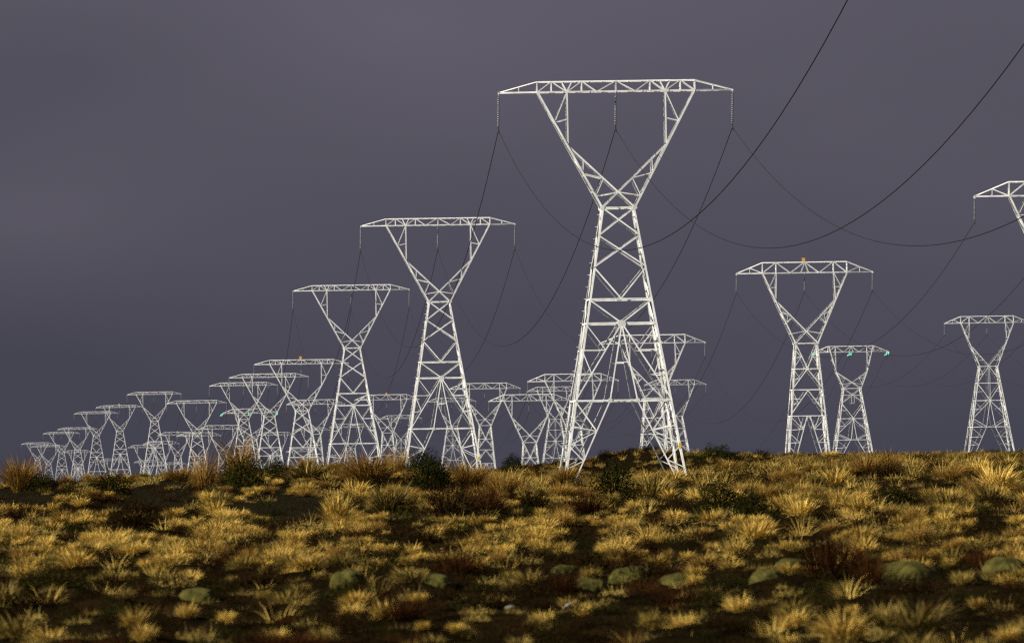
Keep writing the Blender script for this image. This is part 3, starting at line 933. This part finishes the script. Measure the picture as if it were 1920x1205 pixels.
# --- landmark plants: (x, base y, width px, height px, kind, label)
LM = [
 (40, 922, 92, 58, 'russet', 'russet tussock bending over at the far left end of the ridge'),
 (222, 898, 60, 30, 'golden', 'golden tussock in front of the small orange-dotted pylon'),
 (383, 920, 78, 66, 'russet', 'russet tussock with dark stems left of the round dark shrub'),
 (452, 897, 105, 66, 'russet', 'tall russet tussock on the ridge just behind the round dark shrub'),
 (575, 900, 120, 52, 'olive', 'wide olive tussock on the ridge below the orange-marked white pylon'),
 (690, 915, 115, 62, 'russet', 'broad russet tussock on the ridge at the feet of the third tallest pylon'),
 (742, 892, 56, 50, 'russet', 'wispy russet tussock poking up between the second and third tallest pylons'),
 (338, 893, 60, 26, 'russet', 'low russet tussock beside the feet of the fan-braced pylon'),
 (730, 962, 118, 66, 'olive', 'large grey-gold tussock below the dark bush at the second tallest pylon'),
 (632, 976, 84, 74, 'golden', 'upright straw tussock spreading both ways beside the bare dark soil'),
 (668, 930, 80, 44, 'golden', 'pale tussock just above the upright straw one'),
 (880, 915, 76, 44, 'russet', 'russet tussock just left of the second tallest pylon\'s right foot'),
 (945, 930, 66, 46, 'russet', 'russet tussock right of the second tallest pylon\'s right foot'),
 (1222, 935, 120, 60, 'olive', 'big arching tussock right of the round black bush'),
 (1262, 905, 70, 40, 'golden', 'tussock hiding the right feet of the tallest pylon'),
 (1060, 915, 70, 34, 'russet', 'russet tussock at the left feet of the tallest pylon'),
 (1335, 982, 66, 40, 'golden', 'rounded golden tussock casting a dark shadow below the olive shrubs'),
 (1612, 962, 84, 50, 'golden', 'golden tussock with a black hollow under it on the upper slope'),
 (1572, 948, 66, 44, 'golden', 'golden tussock left of the one with a black hollow'),
 (1870, 916, 118, 68, 'golden', 'large golden tussock on the slope by the right edge'),
 (1778, 948, 112, 60, 'olive', 'broad grey-gold tussock below the large one by the right edge'),
 (1785, 905, 66, 28, 'russet', 'russet tussock left of the large golden one by the right edge'),
 (1556, 862, 50, 24, 'golden', 'small golden tussock on the skyline below the orange-marked pylon'),
 (1500, 968, 90, 56, 'golden', 'pale tussock under the skyline pylon pair'),
 (1770, 985, 60, 44, 'golden', 'upright yellow tussock below the broad grey-gold one'),
 (255, 1190, 84, 58, 'golden', 'single blurred tussock alone in the dark foreground'),
 (272, 1216, 70, 46, 'golden', 'blurred tussock at the very bottom edge under a lone one'),
 (720, 1170, 66, 54, 'golden', 'blurred tussock in the black foreground below moss cushions'),
 (350, 1158, 60, 40, 'golden', 'blurred tussock in front of the pale green cushion'),
 (1385, 1156, 80, 48, 'golden', 'blurred rounded tussock in the foreground below the moss cushions'),
 (1580, 1208, 150, 84, 'golden', 'large blurred tussock at the bottom edge with a black hollow beneath'),
 (90, 1205, 110, 46, 'golden', 'blurred tussock at the bottom corner'),
 (1890, 1205, 80, 40, 'golden', 'blurred tussock in the opposite bottom corner from the low wide one'),
 (425, 1172, 60, 34, 'golden', 'small blurred tussock right of the foreground pair'),
 (80, 920, 44, 27, 'shrub', 'small round dark shrub touching the russet tussock at the far left'),
 (208, 926, 64, 34, 'shrub', 'black shrub below the golden tussock on the left ridge'),
 (456, 922, 78, 50, 'shrub', 'round dark green shrub in front of the tall russet tussock'),
 (523, 897, 44, 27, 'shrub', 'small dark shrub left of the wide olive tussock'),
 (806, 916, 72, 46, 'shrub', 'dark bush at the left foot of the second tallest pylon'),
 (796, 886, 62, 34, 'shrub', 'olive bush behind the dark bush on the ridge'),
 (962, 870, 34, 24, 'shrub', 'lone round shrub on the skyline left of the tallest pylon'),
 (1150, 937, 72, 56, 'shrub', 'round black bush between the feet of the tallest pylon'),
 (1352, 950, 84, 36, 'shrub', 'wide olive-green shrub right of the tallest pylon\'s feet'),
 (1408, 968, 60, 40, 'shrub', 'black shrub right of the wide olive-green one'),
 (1345, 862, 60, 22, 'shrub', 'low dark shrub on the skyline right of the tallest pylon'),
 (1678, 945, 54, 26, 'shrub', 'small black shrub on the upper slope between golden tussocks'),
 (1136, 860, 34, 16, 'brown', 'dark heath bush on the skyline hump between the tallest pylon\'s legs'),
 (1218, 846, 40, 14, 'brown', 'low brown heath bush on top of the hump behind the tallest pylon'),
 (1428, 856, 40, 14, 'brown', 'low brown heath bush on the skyline left of the orange-marked pylon'),
 (1732, 852, 44, 13, 'brown', 'low brown heath bush on the skyline right of the green insulators'),
 (1662, 898, 84, 34, 'brown', 'dark brown heath bush below the pylon with green insulators'),
 (1550, 975, 60, 34, 'brown', 'black heath patch under the golden tussock pair'),
 (848, 972, 120, 66, 'brown', 'large dark brown heath bush below the second tallest pylon'),
 (912, 962, 80, 52, 'red', 'red-brown heath bush right of the large dark one'),
 (1095, 962, 80, 44, 'red', 'dark red heath bush below the tallest pylon\'s left feet'),
 (1560, 1090, 120, 78, 'red', 'large red heath bush left of the biggest moss cushion'),
 (1630, 1096, 70, 54, 'red', 'red heath bush touching the biggest moss cushion'),
 (860, 1084, 90, 44, 'red', 'blurred red heath between two moss cushions'),
 (1200, 1122, 80, 40, 'red', 'low red heath in front of the moss cushion row'),
 (1062, 1118, 60, 40, 'red', 'small red heath left of the moss cushion row'),
 (1830, 1068, 80, 36, 'red', 'red heath right of the biggest moss cushion'),
 (250, 990, 130, 36, 'brown', 'long dark heath patch on the left slope'),
 (1705, 1094, 124, 46, 'cushion', 'biggest green moss cushion, half in shadow'),
 (1482, 1064, 72, 28, 'cushion', 'round moss cushion left of the large red heath bush'),
 (1436, 1092, 70, 34, 'cushion', 'pale moss cushion below the round one'),
 (1100, 1106, 84, 34, 'cushion', 'yellow-green moss cushion at the left end of the cushion row'),
 (1184, 1092, 76, 34, 'cushion', 'yellow-green moss cushion in the middle of the cushion row'),
 (1270, 1106, 74, 34, 'cushion', 'dark moss cushion with a pale rim at the right end of the row'),
 (1058, 1080, 60, 26, 'cushion', 'small moss cushion behind the cushion row'),
 (652, 1094, 70, 38, 'cushion', 'dull green moss cushion left of the blurred red heath'),
 (820, 1096, 70, 30, 'cushion', 'green moss cushion right of the blurred red heath'),
 (372, 1124, 74, 28, 'cushion', 'pale green moss cushion on the dark left foreground'),
 (1885, 1070, 80, 38, 'cushion', 'moss cushion at the right edge above the dark hollow'),
]
taken = []
for (x, y, w, h, kind, lab) in LM:
    r = hit(x, y)
    if r is None:
        r = hit(x, y + 12)
    if r is None:
        print('NOHIT', lab); continue
    p, D = r
    sw, sh = w * D / F, h * D / F
    p = p.copy(); p[2] -= .02
    taken.append((p[0], p[1], sw * .45))
    if kind in TUS:
        cat = 'tussock'
        me_ = random.choice(TUS[kind])
        ext_ = np.ptp(np.array([v.co[:] for v in me_.vertices]), axis=0)
        put('grass_tussock', me_, p, sw / (ext_[0] * (.64 if kind == 'russet' else .80)), sh / (ext_[2] * (.66 if kind == 'russet' else .92)), lab, cat, 'dry grass tussocks of the moor')
    elif kind == 'shrub':
        me_ = random.choice(SHR); put('leafy_shrub', me_, p, sw / .85, sh / .68, lab, 'shrub', 'dark shrubs of the moor')
    elif kind in HEA:
        me_ = random.choice(HEA[kind]); put('heath_bush', me_, p, sw / 1.15, sh / .7, lab, 'heath bush', 'heath bushes of the moor')
    else:
        me_ = random.choice(CUS); p[2] -= sh * .15; sh *= .8
        put('moss_cushion', me_, p, sw / .85, sh / .50, lab, 'moss cushion', 'moss cushions of the moor')

# --- a bleached stick and pale stones
def stone(px, py, w, h, lab, seed):
    import bmesh
    p, D = hit(px, py)
    bm = bmesh.new(); bmesh.ops.create_icosphere(bm, subdivisions=3, radius=.5)
    g = np.random.default_rng(seed); ph = g.uniform(0, 6, 6)
    for v in bm.verts:
        x, y, zz = v.co
        k = 1 + .16 * math.sin(5 * x + ph[0]) + .14 * math.sin(6 * y + ph[1]) + .12 * math.sin(7 * zz + ph[2])
        v.co = (x * k, y * k, zz * k)
    me_ = bpy.data.meshes.new('stone'); bm.to_mesh(me_); bm.free(); me_.materials.append(M_STONE)
    o = bpy.data.objects.new('stone', me_); COL.objects.link(o)
    s_ = D / F
    o.location = p + np.array((0, 0, h * s_ * .35)); o.scale = (w * s_, w * s_ * .8, h * s_)
    tag(o, lab, 'stone', 'pale stones on the moor')
stone(538, 1012, 15, 8, 'small pale stone lying in grass below the bare dark soil', 2)
stone(512, 1020, 8, 5, 'tiny pale stone left of the other small stone', 6)
stone(956, 1150, 18, 14, 'blurred grey stone in the dark foreground below the stick', 4)
p, D = hit(1068, 1142)
s_ = D / F
mb = MB()
mb.tube([p + np.array((-13 * s_, 0, .0)), p + np.array((-6 * s_, .02, 5 * s_)), p + np.array((2 * s_, .03, 9 * s_)), p + np.array((13 * s_, .0, 10 * s_))], [1.2 * s_, 2.2 * s_, 1.9 * s_, 1.0 * s_], 7)
mb.tube([p + np.array((-2 * s_, .02, 7 * s_)), p + np.array((3 * s_, .05, 3 * s_))], [1.3 * s_, .7 * s_], 6)
tag(mb.build('dead_branch', M_WOOD, None, True), 'short bleached white branch lying in the dark foreground', 'branch')

# --- the other tussocks
BARE = [(300, 925, 75, 26), (545, 950, 85, 24), (30, 938, 60, 22), (440, 955, 40, 12)]
def bare(px, py):
    return any(((px - a) / c) ** 2 + ((py - b) / d) ** 2 < 1 for a, b, c, d in BARE)

def zone(px, py):
    if py < 905: a = 'on the upper ridge'
    elif py < 975: a = 'on the upper slope'
    elif py < 1060: a = 'in the dense pale grass band'
    elif py < 1130: a = 'among the moss cushions'
    else: a = 'in the dark foreground'
    if px < 330: b = 'under the farthest white pylons'
    elif px < 620: b = 'under the orange-marked white pylon'
    elif px < 1000: b = 'under the second tallest pylon'
    elif px < 1330: b = 'under the tallest pylon'
    elif px < 1690: b = 'under the two skyline pylons'
    else: b = 'under the star-braced skyline pylon'
    return a + ' ' + b

BOX = [(x, y, w, h) for (x, y, w, h, k_, l_) in LM if k_ != 'cushion'] + [(300, 944, 150, 36), (545, 970, 170, 40), (1600, 985, 130, 30), (1290, 990, 90, 26)]
# low dark heath mounds, many put in as painted shade between tussocks
got = tries = 0
while got < 185 and tries < 4000:
    tries += 1
    px = RNG.uniform(-30, 1950); py = RNG.uniform(1060, 1235) if got < 85 else (RNG.uniform(975, 1062) if got < 140 else RNG.uniform(880, 975))
    if bare(px, py - 4): continue
    r = hit(px, py)
    if r is None or r[1] > 500: continue
    p, D = r
    w, h = (RNG.uniform(60, 150), RNG.uniform(20, 44)) if py > 1060 else (RNG.uniform(40, 100), RNG.uniform(14, 34))
    if any(py > y_ - 1 and abs(px - x_) < .42 * (w_ + w) and py - h < y_ - .3 * h_ for x_, y_, w_, h_ in BOX): continue
    kk = 'black' if RNG.uniform() < .74 else ('brown' if RNG.uniform() < .85 else 'red')
    adj = {'black': 'black', 'brown': 'dark brown', 'red': 'dark red'}[kk]
    lab = 'low %s heath and painted-shade mound %s' % (adj, zone(px, py))
    put('heath_shade_mound', HEA[kk][RNG.integers(0, 4)], p - np.array((0, 0, .05)), w * D / F / 1.2, h * D / F / .6, lab, 'heath mound', lab + 's')
    got += 1
    taken.append((p[0], p[1], w * D / F * .35))
    if py < 1062: BOX.append((px, py + 6, w * .8, h))

cand = []
for (y0, y1, n_) in ((1100, 1228, 44), (1062, 1100, 70), (985, 1062, 430), (925, 985, 270), (848, 925, 210)):
    got = tries = 0
    while got < n_ and tries < 2500:
        tries += 1
        px = RNG.uniform(-30, 1950); py = RNG.uniform(y0, y1)
        if bare(px, py - 4): continue
        r = hit(px, py)
        if r is None: continue
        p, D = r
        if D > 640: continue
        if float(wav(np.array([p[0]]), np.array([p[1] * .5]), 3.0, 3)[0]) < (-.28 if D < 190 else -.30): continue
        size = float(np.clip(RNG.lognormal(math.log(.52), .28), .28, 1.05)) * (1.0 + .45 * sm(150, 260, D))
        size *= .49
        if D < 125: size *= .85
        if py < 935 and px < 930: size *= .62
        elif px > 1200 and py < 1000: size *= 1.3
        if py < 885 and px > 1100: size *= .6
        wpx, hpx = 1.5 * size * F / D, .85 * size * F / D
        if any(py > y - 1 and abs(px - x) < .42 * (w + wpx) and py - hpx < y - .3 * h for x, y, w, h in BOX): continue
        if not all((p[0] - a) ** 2 + ((p[1] - b) * .35) ** 2 > (c + size * .26) ** 2 for a, b, c in taken): continue
        taken.append((p[0], p[1], size * .26))
        u = RNG.uniform()
        if py < 940: kind = 'russet' if u < .42 else ('golden' if u < .72 else 'olive')
        elif py < 1075: kind = 'russet' if u < .05 else ('golden' if u < .84 else 'olive')
        else: kind = 'golden' if u < .2 else 'olive'  # foreground mostly takes the darker straw, its colour standing in for shade
        cand.append((size * F / D, px, py, p, D, size, kind))
        got += 1
cand.sort(key=lambda c: -c[0])
print('candidates', len(cand))
REST = []
n_ind = 300 - sum(1 for l in LM if l[4] in TUS)
med = cand[n_ind // 2][0]
for i, (spx, px, py, p, D, size, kind) in enumerate(cand):
    k = RNG.integers(0, len(TUS[kind]))
    if i < n_ind:
        adj = {'golden': 'golden', 'russet': 'russet', 'olive': 'grey-gold'}[kind]
        lab = '%s %s grass tussock %s' % ('broad' if spx > med else 'small', adj, zone(px, py))
        s0 = size * RNG.uniform(.9, 1.15)
        put('grass_tussock', TUS[kind][k], p - np.array((0, 0, .03)), s0, size * RNG.uniform(.85, 1.2), lab, 'tussock', lab + 's', None, RNG.uniform(-.05, .12))
    else:
        REST.append((p, size, kind, int(k)))

for (y0, y1, n_) in ((1062, 1228, 60), (985, 1062, 220), (925, 985, 140), (860, 925, 110)):     # the moor goes on to either side
    for q_ in range(n_):
        px = RNG.uniform(-640, -40) if q_ % 2 else RNG.uniform(1960, 2560)
        r = hit(px, RNG.uniform(y0, y1))
        if r is None or r[1] > 640: continue
        kind = 'golden' if RNG.uniform() < .75 else 'olive'
        REST.append((r[0], float(RNG.uniform(.25, .55)), kind, int(RNG.integers(0, 6))))

# ------------------------------------------------------------------ uncountable ground cover (stuff)
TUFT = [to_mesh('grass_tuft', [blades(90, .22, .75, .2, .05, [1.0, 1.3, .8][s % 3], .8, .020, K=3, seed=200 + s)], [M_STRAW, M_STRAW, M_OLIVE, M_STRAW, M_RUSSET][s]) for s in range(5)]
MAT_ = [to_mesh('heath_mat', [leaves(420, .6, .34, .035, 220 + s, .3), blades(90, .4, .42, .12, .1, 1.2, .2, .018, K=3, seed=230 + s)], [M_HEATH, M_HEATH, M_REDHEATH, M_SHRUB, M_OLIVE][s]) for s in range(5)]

def cover(name, meshes, pts, scl, rot, idx, label, cat):
    colx = bpy.data.collections.new(name + '_sources')
    for k, me_ in enumerate(meshes):
        colx.objects.link(bpy.data.objects.new('%s_src_%02d' % (name, k), me_))
    me_ = bpy.data.meshes.new(name)
    me_.vertices.add(len(pts)); me_.vertices.foreach_set('co', np.ascontiguousarray(pts, np.float32).ravel())
    for nm, tp, arr in (('scl', 'FLOAT', scl), ('rot', 'FLOAT', rot), ('idx', 'INT', idx)):
        a = me_.attributes.new(nm, tp, 'POINT')
        a.data.foreach_set('value', np.asarray(arr, np.float32 if tp == 'FLOAT' else np.int32))
    o = bpy.data.objects.new(name, me_); COL.objects.link(o)
    for mm in {m_.materials[0] for m_ in meshes}: me_.materials.append(mm)
    ng = bpy.data.node_groups.new(name, 'GeometryNodeTree')
    ng.interface.new_socket('Geometry', in_out='INPUT', socket_type='NodeSocketGeometry')
    ng.interface.new_socket('Geometry', in_out='OUTPUT', socket_type='NodeSocketGeometry')
    N = ng.nodes.new
    gi, go = N('NodeGroupInput'), N('NodeGroupOutput')
    ip = N('GeometryNodeInstanceOnPoints'); ci = N('GeometryNodeCollectionInfo')
    ci.inputs['Collection'].default_value = colx
    ci.inputs['Separate Children'].default_value = True
    ci.inputs['Reset Children'].default_value = True
    ip.inputs['Pick Instance'].default_value = True
    def attr(nm, tp):
        x = N('GeometryNodeInputNamedAttribute'); x.data_type = tp; x.inputs['Name'].default_value = nm; return x
    ai, asx, ar = attr('idx', 'INT'), attr('scl', 'FLOAT'), attr('rot', 'FLOAT')
    cx = N('ShaderNodeCombineXYZ'); sc = N('ShaderNodeCombineXYZ')
    lk = ng.links.new
    lk(gi.outputs[0], ip.inputs['Points']); lk(ci.outputs[0], ip.inputs['Instance'])
    lk(ai.outputs[0], ip.inputs['Instance Index'])
    lk(ar.outputs[0], cx.inputs['Z']); lk(cx.outputs[0], ip.inputs['Rotation'])
    for q in 'XYZ': lk(asx.outputs[0], sc.inputs[q])
    lk(sc.outputs[0], ip.inputs['Scale'])
    lk(ip.outputs[0], go.inputs[0])
    md = o.modifiers.new('scatter', 'NODES'); md.node_group = ng
    tag(o, label, cat, None, 'stuff')
    return o

def scatter(n, d0, d1, spread):
    """world-uniform points in the wedge of moor ahead, and a little to either side"""
    u = RNG.uniform(0, 1, n)
    y = np.sqrt(d0 ** 2 + u * (d1 ** 2 - d0 ** 2))
    x = RNG.uniform(-1, 1, n) * (spread * y + 2)
    return x, y

def screen(x, y, z):
    v = np.stack([x, y, z], 1) - EYE
    d = v @ fwd
    return CX + F * (v @ rgt) / d, CY - F * (v @ upv) / d

parts = []
for (n, d0, d1, s0, s1) in ((380, 66, 122, .2, .4), (950, 122, 300, .2, .45), (3800, 300, 700, .45, .9), (6600, 700, 1165, .5, 1.0)):
    x, y = scatter(n, d0, d1, .10)
    z = ground_z(x, y)
    px, py = screen(x, y, z)
    den = wav(x, y, 8, 3) + .6 * wav(x, y, 3.2, 1)
    keep = den > np.where(y < 122, .9, -.2)
    keep &= ~np.array([bare(a, b - 4) for a, b in zip(px, py)])
    x, y, z = x[keep], y[keep], z[keep]
    s = RNG.uniform(s0, s1, len(x))
    k = RNG.choice([0, 1, 2, 3, 4], len(x), p=[.3, .25, .15, .25, .05])
    k = np.where((y > 330) & (RNG.uniform(size=len(x)) < .45), 4, k)
    parts.append((np.stack([x, y, z - .03], 1), s, RNG.uniform(0, 6.283, len(x)), k))
pts = np.concatenate([p[0] for p in parts]); scl = np.concatenate([p[1] for p in parts]); rot = np.concatenate([p[2] for p in parts]); idx = np.concatenate([p[3] for p in parts])
all_t = TUS['golden'] + TUS['russet'] + TUS['olive']
offs = {'golden': 0, 'russet': len(TUS['golden']), 'olive': len(TUS['golden']) + len(TUS['russet'])}
cover('grass', TUFT, pts, scl, rot, idx, 'short dry golden grass covering the moor between the tussocks', 'grass')
if REST:
    cover('tussock_grass', all_t, np.array([r[0] for r in REST]), [r[1] for r in REST], RNG.uniform(0, 6.283, len(REST)),
          [offs[r[2]] + r[3] for r in REST], 'dense mass of smaller golden tussocks filling the slope', 'tussock grass')

parts = []
for (n, d0, d1, s0, s1) in ((4200, 60, 122, .12, .36), (8800, 122, 300, .25, .6), (3800, 300, 700, .5, 1.2), (9500, 700, 1165, .7, 1.6)):
    x, y = scatter(n, d0, d1, .10)
    z = ground_z(x, y)
    px, py = screen(x, y, z)
    den = wav(x, y, 8, 3) + .6 * wav(x, y, 3.2, 1)
    keep = den < np.where(y < 135, 1.6, np.where(y > 640, .6, np.where(y < 300, .7, .05)))
    keep &= ~np.array([bare(a, b - 4) for a, b in zip(px, py)]) | (RNG.uniform(size=len(x)) < .3)
    x, y, z = x[keep], y[keep], z[keep]
    parts.append((np.stack([x, y, z - .03], 1), RNG.uniform(s0, s1, len(x)), RNG.uniform(0, 6.283, len(x)), RNG.choice(5, len(x), p=[.36, .26, .04, .14, .20])))
pts = np.concatenate([p[0] for p in parts]); scl = np.concatenate([p[1] for p in parts]); rot = np.concatenate([p[2] for p in parts]); idx = np.concatenate([p[3] for p in parts])
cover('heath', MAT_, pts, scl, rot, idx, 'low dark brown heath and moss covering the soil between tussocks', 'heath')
